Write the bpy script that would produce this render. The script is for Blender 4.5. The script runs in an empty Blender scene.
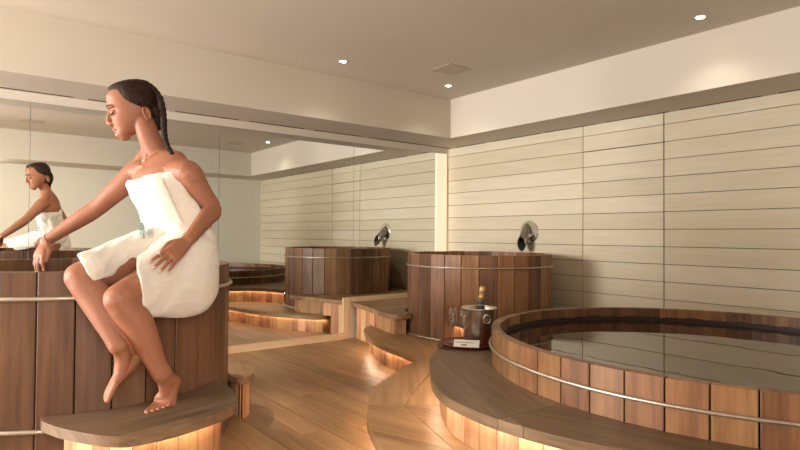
import bpy, bmesh, math, random
from mathutils import Vector, Matrix, noise
random.seed(7)
PI = math.pi
C = bpy.context.scene.collection
V = Vector

# ------------------------------------------------------------------ camera
CR = V((0.78895558, -0.61440318, 0.00760449))
CU = V((-0.01700217, -0.00945782, 0.99981072))
CF = V((0.61421497, 0.78893553, 0.01790799))
EYE = V((0, 0, 1.10))
FPX = 568.04
def W(px, py, d):
    return EYE + CF * d + CR * ((px - 400) / FPX * d) + CU * ((225 - py) / FPX * d)
cd = bpy.data.cameras.new('camera'); cam = bpy.data.objects.new('camera', cd); C.objects.link(cam)
m = Matrix((CR, CU, -CF)).transposed().to_4x4(); m.translation = EYE
cam.matrix_world = m
cd.sensor_width = 36; cd.lens = FPX / 800 * 36; cd.clip_start = 0.02
bpy.context.scene.camera = cam

# room numbers
XW, YM, ZC, ZS = 4.693, 5.096, 2.571, 2.152
XL, YB = -4.0, -0.30
RX0, RX1, RY0, RY1 = -3.5, 4.186, 0.41, 4.50       # ceiling recess
ZLO, ZUP, ZST, TH = 0.193, 0.387, 0.333, 0.045

# ------------------------------------------------------------------ materials
class NT:
    def __init__(s, name):
        s.m = bpy.data.materials.new(name); s.m.use_nodes = True
        s.t = s.m.node_tree; s.t.nodes.clear()
        s.out = s.t.nodes.new('ShaderNodeOutputMaterial')
        s.b = s.t.nodes.new('ShaderNodeBsdfPrincipled'); s.l(s.b.outputs[0], s.out.inputs[0])
    def n(s, ty, **kw):
        x = s.t.nodes.new('ShaderNode' + ty)
        for k, v in kw.items(): setattr(x, k, v)
        return x
    def l(s, a, b): s.t.links.new(a, b)
    def math(s, op, a, b=None, c=None):
        x = s.n('Math', operation=op)
        for i, v in enumerate((a, b, c)):
            if v is None: continue
            if hasattr(v, 'links') or hasattr(v, 'is_linked'): s.l(v, x.inputs[i])
            else: x.inputs[i].default_value = v
        return x.outputs[0]
    def ramp(s, fac, stops):
        x = s.n('ValToRGB'); s.l(fac, x.inputs[0]); e = x.color_ramp.elements
        while len(e) < len(stops): e.new(0.5)
        for k, (p, c) in enumerate(stops): e[k].position = p; e[k].color = (*c, 1)
        return x.outputs[0]
    def set(s, **kw):
        for k, v in kw.items():
            k = k.replace('_', ' ').title() if k not in s.b.inputs else k
            s.b.inputs[k].default_value = v
def c8(r, g, b):
    f = lambda v: (v / 255 / 12.92) if v / 255 <= 0.04045 else ((v / 255 + 0.055) / 1.055) ** 2.4
    return (f(r), f(g), f(b))
def inp(b, name, v): b.inputs[name].default_value = v

def wood(name, dark, mid, light, rough=0.5, grain=1.0, vary=0.35, bump=0.15, hue=0.02, stain=0.0, spec=0.35):
    t = NT(name)
    uv = t.n('UVMap'); uv.uv_map = 'UV'
    geo = t.n('NewGeometry'); rnd = geo.outputs['Random Per Island']
    add = t.n('VectorMath', operation='ADD'); comb = t.n('CombineXYZ')
    t.l(t.math('MULTIPLY', rnd, 37.0), comb.inputs[0]); t.l(t.math('MULTIPLY', rnd, 61.0), comb.inputs[1])
    t.l(uv.outputs[0], add.inputs[0]); t.l(comb.outputs[0], add.inputs[1])
    mp = t.n('Mapping'); mp.inputs['Scale'].default_value = (1.6, 34, 1); t.l(add.outputs[0], mp.inputs[0])
    n1 = t.n('TexNoise'); n1.inputs['Scale'].default_value = grain; n1.inputs['Detail'].default_value = 6
    n1.inputs['Roughness'].default_value = 0.6; n1.inputs['Distortion'].default_value = 0.25; t.l(mp.outputs[0], n1.inputs['Vector'])
    mp2 = t.n('Mapping'); mp2.inputs['Scale'].default_value = (0.9, 7, 1); t.l(add.outputs[0], mp2.inputs[0])
    n2 = t.n('TexNoise'); n2.inputs['Scale'].default_value = 1.0; n2.inputs['Detail'].default_value = 3
    n2.inputs['Distortion'].default_value = 1.2; t.l(mp2.outputs[0], n2.inputs['Vector'])
    f = t.math('ADD', t.math('MULTIPLY', n1.outputs[0], 0.55), t.math('MULTIPLY', n2.outputs[0], 0.45))
    f = t.math('ADD', f, t.math('MULTIPLY', t.math('SUBTRACT', rnd, 0.5), vary))
    col = t.ramp(f, [(0.28, dark), (0.5, mid), (0.72, light)])
    hs = t.n('HueSaturation'); t.l(col, hs.inputs['Color'])
    wn = t.n('TexWhiteNoise', noise_dimensions='1D'); t.l(rnd, wn.inputs['W'])
    t.l(t.math('ADD', 0.5, t.math('MULTIPLY', t.math('SUBTRACT', wn.outputs[0], 0.5), hue)), hs.inputs['Hue'])
    last = hs.outputs[0]
    if stain:
        n3 = t.n('TexNoise'); n3.inputs['Scale'].default_value = 5.0; n3.inputs['Detail'].default_value = 4
        t.l(add.outputs[0], n3.inputs['Vector'])
        mx = t.n('MixRGB', blend_type='MULTIPLY'); t.l(last, mx.inputs[1])
        mx.inputs[2].default_value = (0.45, 0.38, 0.33, 1)
        t.l(t.math('MULTIPLY', t.ramp(n3.outputs[0], [(0.5, (0, 0, 0)), (0.7, (1, 1, 1))]), stain), mx.inputs[0]); last = mx.outputs[0]
    t.l(last, t.b.inputs['Base Color'])
    inp(t.b, 'Roughness', rough); inp(t.b, 'Specular IOR Level', spec)
    bp = t.n('Bump'); bp.inputs['Strength'].default_value = bump; bp.inputs['Distance'].default_value = 0.002
    t.l(n1.outputs[0], bp.inputs['Height']); t.l(bp.outputs[0], t.b.inputs['Normal'])
    return t.m
def plain(name, col, rough=0.5, metal=0.0, spec=0.5, nscale=0, namt=0.0, bump=0.0, bscale=200, **kw):
    t = NT(name); inp(t.b, 'Roughness', rough); inp(t.b, 'Metallic', metal); inp(t.b, 'Specular IOR Level', spec)
    tc = t.n('TexCoord')
    n = t.n('TexNoise'); n.inputs['Scale'].default_value = nscale or 3; n.inputs['Detail'].default_value = 3; t.l(tc.outputs['Object'], n.inputs['Vector'])
    lo = tuple(c * (1 - namt) for c in col); hi = tuple(min(1, c * (1 + namt)) for c in col)
    t.l(t.ramp(n.outputs[0], [(0.3, lo), (0.7, hi)]), t.b.inputs['Base Color'])
    if bump:
        n2 = t.n('TexNoise'); n2.inputs['Scale'].default_value = bscale; n2.inputs['Detail'].default_value = 2; t.l(tc.outputs['Object'], n2.inputs['Vector'])
        bp = t.n('Bump'); bp.inputs['Strength'].default_value = bump; bp.inputs['Distance'].default_value = 0.003
        t.l(n2.outputs[0], bp.inputs['Height']); t.l(bp.outputs[0], t.b.inputs['Normal'])
    for k, v in kw.items(): inp(t.b, k.replace('_', ' '), v)
    return t.m
def emit(name, col, strength):
    t = NT(name); inp(t.b, 'Base Color', (*col, 1)); inp(t.b, 'Emission Color', (*col, 1)); inp(t.b, 'Emission Strength', strength)
    return t.m

M = {}
M['cedar'] = wood('cedar_tub', c8(82, 56, 38), c8(128, 90, 60), c8(164, 122, 84), 0.42, vary=0.26, hue=0.012, stain=0.3)
M['cedar_dark'] = wood('cedar_tub_dark', c8(66, 46, 32), c8(96, 67, 47), c8(122, 88, 62), 0.4, vary=0.2, hue=0.012, stain=0.2)
M['skirt'] = wood('cedar_skirt', c8(140, 98, 66), c8(190, 140, 98), c8(216, 172, 126), 0.5, vary=0.3, hue=0.03, stain=0.6)
M['oak'] = wood('oak_bench', c8(108, 80, 52), c8(150, 116, 78), c8(176, 142, 102), 0.42, vary=0.22, hue=0.01, stain=0.12)
M['oak_grey'] = wood('oak_bench_weathered', c8(84, 66, 48), c8(116, 93, 69), c8(140, 116, 88), 0.42, vary=0.16, hue=0.01, stain=0.15)
M['floor'] = wood('oak_floor', c8(112, 82, 52), c8(150, 114, 76), c8(178, 140, 98), 0.36, vary=0.2, hue=0.012, stain=0.12)
M['larch'] = wood('pale_larch', c8(206, 194, 168), c8(214, 203, 178), c8(222, 212, 188), 0.6, grain=2.0, vary=0.35, hue=0.006, bump=0.1, spec=0.25)
M['framewood'] = wood('frame_wood', c8(190, 160, 122), c8(216, 186, 148), c8(230, 204, 168), 0.5, vary=0.1)
M['gap'] = plain('shadow_gap', c8(30, 20, 14), 0.9, spec=0.1)
M['cork'] = plain('wall_batten', c8(36, 28, 20), 0.9)
M['paint'] = plain('ceiling_paint', c8(208, 200, 186), 0.75, nscale=1.5, namt=0.015, spec=0.2)
M['paintw'] = plain('wall_paint', c8(218, 214, 200), 0.7, nscale=1.5, namt=0.015, spec=0.2)
M['vent'] = plain('vent_grey', c8(188, 174, 154), 0.6, namt=0.03)
M['black'] = plain('slot_black', c8(22, 19, 17), 0.7)
M['steel'] = plain('brushed_steel', c8(196, 188, 178), 0.26, metal=1.0, nscale=20, namt=0.05)
M['chrome'] = plain('polished_chrome', c8(222, 210, 198), 0.28, metal=1.0)
M['hoop'] = plain('hoop_steel', c8(182, 170, 154), 0.42, metal=0.85, nscale=12, namt=0.08)
M['skin'] = plain('skin', c8(142, 91, 66), 0.56, nscale=14, namt=0.05, bump=0.05, bscale=500, spec=0.4, Subsurface_Weight=0.12, Subsurface_Scale=0.02)
bs = M['skin'].node_tree.nodes
for n_ in bs:
    if n_.type == 'BSDF_PRINCIPLED': n_.inputs['Subsurface Radius'].default_value = (1.0, 0.35, 0.2)
M['lips'] = plain('lips', c8(176, 96, 84), 0.4)
M['nail'] = plain('nail', c8(206, 156, 132), 0.3)
M['terry'] = plain('terry_cloth', c8(216, 206, 192), 0.95, nscale=60, namt=0.03, bump=0.9, bscale=260, spec=0.1, Sheen_Weight=0.3)
M['teal'] = plain('teal_thread', c8(36, 128, 132), 0.8)
M['gold'] = plain('gold_chain', c8(214, 172, 104), 0.25, metal=1.0)
M['bottle'] = plain('bottle_glass', c8(16, 22, 16), 0.06, spec=0.8)
M['foil'] = plain('gold_foil', c8(222, 186, 120), 0.35, metal=0.55, bump=0.3, bscale=60)
M['label'] = plain('bottle_label', c8(226, 204, 160), 0.5)
M['tray'] = plain('tray_lacquer', c8(112, 44, 30), 0.25, namt=0.06)
M['paper'] = plain('paper', c8(246, 242, 238), 0.6)
M['ink'] = plain('ink', c8(50, 46, 46), 0.6)
M['inkl'] = plain('ink_grey', c8(170, 166, 164), 0.6)
M['water_line'] = plain('wet_dark', c8(40, 26, 18), 0.6)
M['led'] = emit('led_warm', (1.0, 0.74, 0.53), 56)
M['glowstrip'] = emit('emissive_strip', (1.0, 0.82, 0.62), 0.42)  # mild emission added to the cream corner strip so it looks bright
M['bulb'] = emit('bulb_warm', (1.0, 0.80, 0.58), 26)

t = NT('hair'); tc = t.n('TexCoord'); mp = t.n('Mapping'); mp.inputs['Scale'].default_value = (60, 60, 60)
t.l(tc.outputs['Object'], mp.inputs[0]); nn = t.n('TexNoise'); nn.inputs['Scale'].default_value = 1; nn.inputs['Detail'].default_value = 4; nn.inputs['Distortion'].default_value = 2
t.l(mp.outputs[0], nn.inputs['Vector']); t.l(t.ramp(nn.outputs[0], [(0.35, c8(22, 13, 9)), (0.62, c8(50, 31, 21)), (0.8, c8(76, 48, 32))]), t.b.inputs['Base Color'])
inp(t.b, 'Roughness', 0.62); inp(t.b, 'Specular IOR Level', 0.15); bp = t.n('Bump'); bp.inputs['Strength'].default_value = 0.8; bp.inputs['Distance'].default_value = 0.004
t.l(nn.outputs[0], bp.inputs['Height']); t.l(bp.outputs[0], t.b.inputs['Normal']); M['hair'] = t.m

t = NT('mirror_glass'); inp(t.b, 'Metallic', 1.0); inp(t.b, 'Roughness', 0.0); inp(t.b, 'Base Color', (0.86, 0.88, 0.85, 1)); M['mirror'] = t.m
t = NT('glass'); tr = t.n('BsdfTransparent'); gl = t.n('BsdfGlossy'); gl.inputs['Roughness'].default_value = 0.02; lw = t.n('LayerWeight'); lw.inputs['Blend'].default_value = 0.35; tr.inputs[0].default_value = (0.93, 0.92, 0.9, 1)
mx = t.n('MixShader'); t.l(t.math('MULTIPLY_ADD', lw.outputs['Facing'], 0.75, 0.1), mx.inputs[0]); t.l(tr.outputs[0], mx.inputs[1]); t.l(gl.outputs[0], mx.inputs[2]); t.l(mx.outputs[0], t.out.inputs[0]); t.t.nodes.remove(t.b); M['glass'] = t.m
t = NT('water'); inp(t.b, 'Base Color', (*c8(52, 32, 20), 1)); inp(t.b, 'Roughness', 0.015); inp(t.b, 'IOR', 2.5); inp(t.b, 'Specular IOR Level', 0.5)
tc = t.n('TexCoord'); nn = t.n('TexNoise'); nn.inputs['Scale'].default_value = 2.2; nn.inputs['Detail'].default_value = 2; t.l(tc.outputs['Object'], nn.inputs['Vector'])
bp = t.n('Bump'); bp.inputs['Strength'].default_value = 0.06; bp.inputs['Distance'].default_value = 0.02; t.l(nn.outputs[0], bp.inputs['Height']); t.l(bp.outputs[0], t.b.inputs['Normal']); M['water'] = t.m

# ------------------------------------------------------------------ mesh helpers
class MB:
    def __init__(s): s.v = []; s.f = []; s.u = []; s.m = []; s.sm = []
    def solid(s, vs, faces, g=(0, 0, 1), mat=0, smooth=False):
        o = len(s.v); vs = [V(p) for p in vs]; s.v += vs; g = V(g).normalized()
        for f in faces:
            p = [vs[i] for i in f]; n = V((0, 0, 0))
            for i in range(len(p)): n += (p[i] - p[0]).cross(p[(i + 1) % len(p)] - p[0])
            n = n.normalized() if n.length > 1e-12 else V((0, 0, 1))
            if abs(n.dot(g)) > 0.9:
                a = g.orthogonal().normalized(); b = g.cross(a); uv = [(q.dot(a), q.dot(b)) for q in p]
            else:
                a = (g - n * g.dot(n)).normalized(); b = n.cross(a); uv = [(q.dot(a), q.dot(b)) for q in p]
            s.f.append([i + o for i in f]); s.u.append(uv); s.m.append(mat); s.sm.append(smooth)
        return s
    def prism(s, poly, z0, z1, g=(1, 0, 0), mat=0):
        n = len(poly); A = sum(poly[i][0] * poly[(i + 1) % n][1] - poly[(i + 1) % n][0] * poly[i][1] for i in range(n))
        if A < 0: poly = poly[::-1]
        vs = [(x, y, z0) for x, y in poly] + [(x, y, z1) for x, y in poly]
        F = [list(range(n))[::-1], list(range(n, 2 * n))] + [[i, (i + 1) % n, n + (i + 1) % n, n + i] for i in range(n)]
        return s.solid(vs, F, g, mat)
    def box(s, lo, hi, g=(1, 0, 0), mat=0):
        x0, y0, z0 = lo; x1, y1, z1 = hi
        return s.prism([(x0, y0), (x1, y0), (x1, y1), (x0, y1)], z0, z1, g, mat)
    def tube(s, pts, r, seg=8, closed=False, mat=0, up=(0, 0, 1)):
        pts = [V(p) for p in pts]; n = len(pts); vs = []; rr = r if isinstance(r, (list, tuple)) else [r] * n
        for i in range(n):
            a = pts[(i - 1) % n] if closed or i > 0 else pts[i]; b = pts[(i + 1) % n] if closed or i < n - 1 else pts[i]
            tt = (b - a).normalized(); u = V(up)
            if abs(tt.dot(u)) > 0.95: u = V((1, 0, 0)) if abs(tt.x) < 0.9 else V((0, 1, 0))
            sd = tt.cross(u).normalized(); nn_ = sd.cross(tt)
            for k in range(seg):
                an = 2 * PI * k / seg; vs.append(pts[i] + (sd * math.cos(an) + nn_ * math.sin(an)) * rr[i])
        F = []
        for i in range(n if closed else n - 1):
            for k in range(seg):
                a, b = i * seg, ((i + 1) % n) * seg; F.append([a + k, a + (k + 1) % seg, b + (k + 1) % seg, b + k])
        if not closed: F += [list(range(seg))[::-1], [(n - 1) * seg + k for k in range(seg)]]
        return s.solid(vs, F, (0, 0, 1), mat, True)
    def lathe(s, prof, c=(0, 0, 0), seg=32, mat=0, M4=None, smooth=True):
        c = V(c); vs = []; n = len(prof)
        for r, z in prof:
            for k in range(seg):
                p = V((r * math.cos(2 * PI * k / seg), r * math.sin(2 * PI * k / seg), z))
                if M4: p = M4 @ p
                vs.append(p + c)
        F = [[i * seg + k, i * seg + (k + 1) % seg, (i + 1) * seg + (k + 1) % seg, (i + 1) * seg + k] for i in range(n - 1) for k in range(seg)]
        if prof[0][0] > 1e-5: F.append(list(range(seg))[::-1])
        if prof[-1][0] > 1e-5: F.append([(n - 1) * seg + k for k in range(seg)])
        return s.solid(vs, F, (0, 0, 1), mat, smooth)
    def build(s, name, mats, parent=None, bevel=0.0, weld=False):
        me = bpy.data.meshes.new(name); me.from_pydata([tuple(p) for p in s.v], [], s.f)
        uvl = me.uv_layers.new(name='UV')
        k = 0
        flat = []
        for uv in s.u:
            for a in uv: flat += [a[0], a[1]]
        uvl.data.foreach_set('uv', flat)
        me.polygons.foreach_set('material_index', s.m); me.polygons.foreach_set('use_smooth', s.sm)
        for mt in (mats if isinstance(mats, (list, tuple)) else [mats]): me.materials.append(mt)
        bm = bmesh.new(); bm.from_mesh(me)
        bmesh.ops.remove_doubles(bm, verts=[v for v in bm.verts], dist=1e-6)
        bmesh.ops.recalc_face_normals(bm, faces=bm.faces); bm.to_mesh(me); bm.free(); me.update()
        o = bpy.data.objects.new(name, me); C.objects.link(o)
        if parent is not None:
            o.parent = parent; o.matrix_parent_inverse = Matrix.Translation(-parent.location) if parent.type == 'EMPTY' else Matrix.Identity(4)
        if bevel:
            b = o.modifiers.new('bevel', 'BEVEL'); b.width = bevel; b.segments = 2; b.limit_method = 'ANGLE'; b.angle_limit = math.radians(40)
        return o
def tag(o, label=None, cat=None, group=None, kind=None):
    if label: o['label'] = label
    if cat: o['category'] = cat
    if group: o['group'] = group
    if kind: o['kind'] = kind
    return o
def empty(name, loc, label=None, cat=None, group=None):
    o = bpy.data.objects.new(name, None); C.objects.link(o); o.location = loc; o.empty_display_size = 0.05
    return tag(o, label, cat, group)

def catmull(pts, sub=6, closed=False):
    out = []; n = len(pts); P = [V((p[0], p[1], p[2] if len(p) > 2 else 0)) for p in pts]
    for i in range(n if closed else n - 1):
        g = lambda k: P[k % n] if closed else P[max(0, min(n - 1, k))]
        a, b, c, d = g(i - 1), g(i), g(i + 1), g(i + 2)
        for j in range(sub):
            t = j / sub; out.append(0.5 * ((2 * b) + (c - a) * t + (2 * a - 5 * b + 4 * c - d) * t * t + (3 * b - a - 3 * c + d) * t ** 3))
    if not closed: out.append(P[-1])
    return out
def offset_left(pts, d):
    out = []
    for i in range(len(pts)):
        a = pts[max(0, i - 1)]; b = pts[min(len(pts) - 1, i + 1)]; t = (b - a).normalized(); out.append(pts[i] + V((-t.y, t.x, 0)) * d)
    return out
def resample(pts, step):
    L = [0]
    for i in range(1, len(pts)): L.append(L[-1] + (pts[i] - pts[i - 1]).length)
    n = max(1, round(L[-1] / step)); out = []; j = 0
    for k in range(n + 1):
        s = L[-1] * k / n
        while j < len(L) - 2 and L[j + 1] < s: j += 1
        t = (s - L[j]) / max(1e-9, L[j + 1] - L[j]); out.append(pts[j].lerp(pts[j + 1], min(1, t)))
    return out
def clip(poly, p, n):           # keep the side where (q-p).n >= 0
    out = []
    for i in range(len(poly)):
        a = poly[i]; b = poly[(i + 1) % len(poly)]
        da = (a[0] - p[0]) * n[0] + (a[1] - p[1]) * n[1]; db = (b[0] - p[0]) * n[0] + (b[1] - p[1]) * n[1]
        if da >= 0: out.append((a[0], a[1]))
        if (da >= 0) != (db >= 0):
            t = da / (da - db); out.append((a[0] + (b[0] - a[0]) * t, a[1] + (b[1] - a[1]) * t))
    return out
def split_boards(poly, cuts, gap=0.0009):
    """cuts: list of ((x,y),(x,y)) lines applied to the pieces they are meant for"""
    pieces = [poly]
    for (a, b, cond) in cuts:
        d = V((b[0] - a[0], b[1] - a[1])).normalized(); n = (-d.y, d.x); new = []
        for pc in pieces:
            if cond and not cond(pc): new.append(pc); continue
            for sg in (1, -1):
                q = clip(pc, (a[0] + n[0] * gap * sg, a[1] + n[1] * gap * sg), (n[0] * sg, n[1] * sg))
                if len(q) > 2: new.append(q)
        pieces = new
    return pieces
def cen(pc): return (sum(p[0] for p in pc) / len(pc), sum(p[1] for p in pc) / len(pc))

# ------------------------------------------------------------------ shell
def struct(name, mb, mats, bevel=0, parent=None):
    o = mb.build(name, mats, parent, bevel)
    if parent is None: o['kind'] = 'structure'
    return o
# floor planks, running towards the mirror, 0.152 wide
mb = MB(); mb.box((XL, YB - 1.8, -0.06), (XW, YM, -0.012), mat=1)
x = 1.8075 - 0.1525 * 38; k = 0
while x < XW:
    rr = random.Random(k * 13 + 5); y = YB - rr.uniform(0.0, 1.6)
    cuts = [y]
    while y < YM: y += rr.uniform(1.6, 2.6); cuts.append(y)
    if abs(x - 1.8075) < 0.01 or abs(x - 1.96) < 0.01 or abs(x - 2.1125) < 0.01 or abs(x - 2.265) < 0.01: cuts = [YB - 0.3, 0.9, 3.49, 6] if abs(x-1.8075) > .01 else [YB-.3, .7, 2.72, 3.49, 6]
    x0 = max(x, XL); x1 = min(x + 0.1525, XW)
    for a, b in zip(cuts, cuts[1:]):
        a = max(a, YB); b = min(b, YM)
        if b - a > 0.02 and x1 - x0 > 0.02: mb.box((x0 + 0.0016, a + 0.0014, -0.012), (x1 - 0.0016, b - 0.0014, 0.0), g=(0, 1, 0))
    x += 0.1525; k += 1
struct('floor', mb, [M['floor'], M['gap']])
# right wall : pale larch boards on a dark batten ground, in three bays
mb = MB(); mb.box((XW + 0.016, YB, 0), (XW + 0.10, YM, ZC), mat=1)
bays = [(YB, 2.4055), (2.4125, 3.1925), (3.1965, 5.072), (5.076, YM)]
zs = [0.0] + [round(0.577 + 0.1475 * i, 4) for i in range(-3, 11)] + [ZS]
for bi, (y0, y1) in enumerate(bays):
    for a, b in zip(zs, zs[1:]):
        if b - a < 0.01: continue
        top = b - 0.0024; bot = a + 0.0024
        if bi == 1 and abs(b - 1.9045) < 0.005: top -= 0.003
        mb.box((XW, y0 + 0.0012, bot), (XW + 0.018, y1 - 0.0012, top), g=(0, 1, 0))
struct('wall_right', mb, [M['larch'], M['cork']])
mb = MB(); mb.box((XL, YM + 0.012, 0), (XW + 0.1, YM + 0.12, ZC)); struct('wall_mirror', mb, M['paintw'])
mb = MB(); mb.box((XL - 0.1, YB - 0.12, 0), (XL, YM + 0.12, ZC)); struct('wall_left', mb, M['paintw'])
# back wall with the open doorway the camera looks through, and the passage behind it
DX0, DX1, DZ = -1.1, 0.45, 2.1
mb = MB(); mb.box((XL, YB - 0.12, 0), (DX0, YB, ZC)); mb.box((DX1, YB - 0.12, 0), (XW + 0.1, YB, ZC)); mb.box((DX0, YB - 0.12, DZ), (DX1, YB, ZC))
struct('wall_back', mb, M['paintw'])
mb = MB(); mb.box((XL - 0.1, YB - 1.9, 0), (XW, YB - 1.8, ZC)); mb.box((XL - 0.1, YB - 1.8, 0), (XL, YB - 0.12, ZC)); mb.box((2.0, YB - 1.8, 0), (2.1, YB - 0.12, ZC))
struct('wall_passage', mb, M['paintw'])
# ceiling with the raised recess and the dropped border round it
mb = MB()
mb.box((XL - 0.1, YB - 1.9, ZC), (XW + 0.1, YM + 0.12, ZC + 0.1))
mb.box((XL, YB, ZS), (XW, RY0, ZC)); mb.box((XL, RY1, ZS), (XW, YM + 0.012, ZC))
mb.box((XL, RY0, ZS), (RX0, RY1, ZC)); mb.box((RX1, RY0, ZS), (XW, RY1, ZC))
ceil = struct('ceiling', mb, M['paint'])
# header over the mirror
mb = MB(); mb.box((XL, YM - 0.006, 2.087), (XW, YM + 0.012, ZS)); struct('trim_1', mb, M['paint'])
# dark air slots
def slot(x0, y0, x1, y1):
    mb = MB(); mb.box((x0, y0, ZS - 0.003), (x1, y1, ZS + 0.001)); o = mb.build('air_slot', M['black'], ceil)
for a, b in [(-2.0, -1.4), (-1.3, -0.7), (-0.6, 0.0), (0.09, 0.69), (0.795, 1.36), (1.46, 2.02), (2.125, 2.70), (2.815, 3.39), (3.48, 4.02), (4.03, 4.68)]: slot(a, YM - 0.076, b, YM - 0.056)
for a, b in [(4.45, 4.92), (3.70, 4.33), (3.05, 3.62), (2.36, 2.95), (1.66, 2.26), (0.95, 1.55), (0.25, 0.85)]: slot(XW - 0.022, a, XW - 0.004, b)

# mirror panels
mir = empty('mirror', (1.5, YM, 0), 'wall-wide mirror in tall seamed panels with a pale frame stepping over the corner bench', 'mirror')
def panel(poly, label):
    mb = MB(); vs = [(x, YM, z) for x, z in poly] + [(x, YM + 0.006, z) for x, z in poly]; n = len(poly)
    F = [list(range(n)), list(range(n, 2 * n))[::-1]] + [[i, n + i, n + (i + 1) % n, (i + 1) % n] for i in range(n)]
    mb.solid(vs, F, (0, 0, 1)); o = mb.build('glass_panel', M['mirror'], mir); return o
JG = 0.0016
panel([(XL + .002, 0.066), (0.421 - JG, 0.066), (0.421 - JG, 2.087), (XL + .002, 2.087)], 'leftmost tall wall mirror panel, cut by the left edge of the photo')
panel([(0.421 + JG, 0.066), (1.873 - JG, 0.066), (1.873 - JG, 2.087), (0.421 + JG, 2.087)], 'tall wall mirror panel directly behind the seated person')
panel([(1.873 + JG, 0.066), (3.216, 0.066), (3.216, 0.436), (3.335 - JG, 0.436), (3.335 - JG, 2.087), (1.873 + JG, 2.087)], 'wide wall mirror panel right of the person, notched round the bench')
panel([(3.335 + JG, 0.436), (4.508, 0.436), (4.508, 2.087), (3.335 + JG, 2.087)], 'narrower mirror panel above the corner bench beside the round tub')
# pale wooden mirror frame stepping over the bench
mb = MB(); y0, y1 = YM - 0.013, YM - 0.001
mb.box((XL, y0, 0), (3.214, y1, 0.068)); mb.box((3.214, y0, 0), (3.300, y1, 0.438), g=(0, 0, 1)); mb.box((3.300, y0, ZUP + 0.001), (XW - .003, y1, 0.438))
fr = mb.build('frame', M['framewood'], mir, bevel=0.0015)
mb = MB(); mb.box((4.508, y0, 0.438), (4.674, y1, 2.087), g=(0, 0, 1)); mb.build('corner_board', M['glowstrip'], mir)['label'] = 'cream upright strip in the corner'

# ------------------------------------------------------------------ tubs
def ell(c, a, b, t): return V((c[0] + a * math.cos(t), c[1] + b * math.sin(t), 0))
def tub(name, c, a, b, z0, z1, N, ph, thick, hoops, water, label, mat, inner_bottom):
    root = empty(name, (c[0], c[1], z0), label, 'hot tub')
    mb = MB(); ph = math.radians(ph)
    for k in range(N):
        t0 = ph + 2 * PI * k / N; t1 = ph + 2 * PI * (k + 1) / N
        P0, P1 = ell(c, a, b, t0), ell(c, a, b, t1); Q0, Q1 = ell(c, a - thick, b - thick, t0), ell(c, a - thick, b - thick, t1)
        e = (P1 - P0).normalized() * 0.0030; ei = (Q1 - Q0).normalized() * 0.0008; ch = (Q0 - P0).normalized() * 0.002
        dz = random.uniform(-0.0012, 0.0012)
        poly = [P0 + e + ch, P0 + e * 1.9, P1 - e * 1.9, P1 - e + (Q1 - P1).normalized() * 0.002, Q1 - ei, Q0 + ei]
        mb.prism([(p.x, p.y) for p in poly], z0, z1 + dz, g=(0, 0, 1))
    # dark tongue closing the joints
    n = N * 2; vs = []
    for rr, z in ((thick * .14, z0 + .002), (thick * .14, z1 - .004), (thick * .7, z1 - .004), (thick * .7, z0 + .002)):
        f = math.cos(PI / N)
        for k in range(n):
            s = f if k % 2 else 1.0
            p = ell(c, (a - rr) * s, (b - rr) * s, ph + 2 * PI * k / n); p.z = z; vs.append(p)
    F = [[i * n + k, i * n + (k + 1) % n, ((i + 1) % 4) * n + (k + 1) % n, ((i + 1) % 4) * n + k] for i in range(4) for k in range(n)]
    mb.solid(vs, F, (0, 0, 1), mat=1)
    mb.build('staves', [mat, M['gap']], root, bevel=0)
    for hz, hr in hoops:
        mb = MB(); pts = []
        for k in range(N * 2):
            f = math.cos(PI / N) if k % 2 else 1.0
            p = ell(c, (a + hr * .95) * 1, (b + hr * .95) * 1, ph + 2 * PI * k / (2 * N)); 
            if k % 2: p = ell(c, a + hr * .95 - a * (1 - f) * .8, b + hr * .95 - b * (1 - f) * .8, ph + 2 * PI * k / (2 * N))
            p.z = hz + z_tilt(k, N); pts.append(p)
        if c is TA and hz < .5: mb.tube([p for k, p in enumerate(pts) if math.atan2(p.y - c[1], p.x - c[0]) < -1.75 or math.atan2(p.y - c[1], p.x - c[0]) > 2.5][:20] if False else sorted([p for p in pts if p.x < .36], key=lambda p: -p.y), hr, 10)
        else: mb.tube(pts, hr, 10, True)
        mb.build('hoop', M['hoop'], root)
    # tub bottom and water
    def disc(inset, z):
        return [(p.x, p.y) for p in [ell(c, a - thick - inset, b - thick - inset, 2 * PI * k / 96) for k in range(96)]]
    f = 1 - math.cos(PI / N)
    mb = MB(); mb.prism(disc(0.002 + a * f, 0), z0 + inner_bottom, z0 + inner_bottom + 0.02, g=(1, 0, 0)); mb.build('tub_bottom', M['cedar_dark'], root)
    mb = MB(); mb.prism(disc(0.0015 + a * f, 0), z0 + inner_bottom + 0.021, water); mb.build('water', M['water'], root)
    mb = MB(); n = 208; vs = []
    for rr, top_ in ((.0012, 0), (.0006, 1)):
        for k in range(n):
            an = 2 * PI * k / n; p = ell(c, a - thick - rr - a * f, b - thick - rr - b * f, an); hh = .022 + .007 * abs(math.sin(an * N / 2 - ph * N / 2)) + .006 * noise.noise(V((k * .2, N, 0)))
            p.z = water + (hh if top_ else 0.0005); vs.append(p)
    mb.solid(vs, [[k, (k + 1) % n, n + (k + 1) % n, n + k] for k in range(n)], (0, 0, 1)); mb.build('wet_band', M['water_line'], root)['label'] = 'dark wet band above the water'
    return root
def z_tilt(k, N): return 0.0
TA = (0.563, 3.475); RA = 0.734
TB = (3.931, 3.825); RB = 0.679
TC = (3.17, 1.32); AC, BC = 1.14, 1.235
tub('round_tub', TA, RA, RA, 0.0, 0.934, 32, -114, 0.045, [(0.822, 0.010), (0.272, 0.010)], 0.80, 'tall dark wooden round tub the person sits on, at the left', M['cedar_dark'], 0.3)
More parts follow.
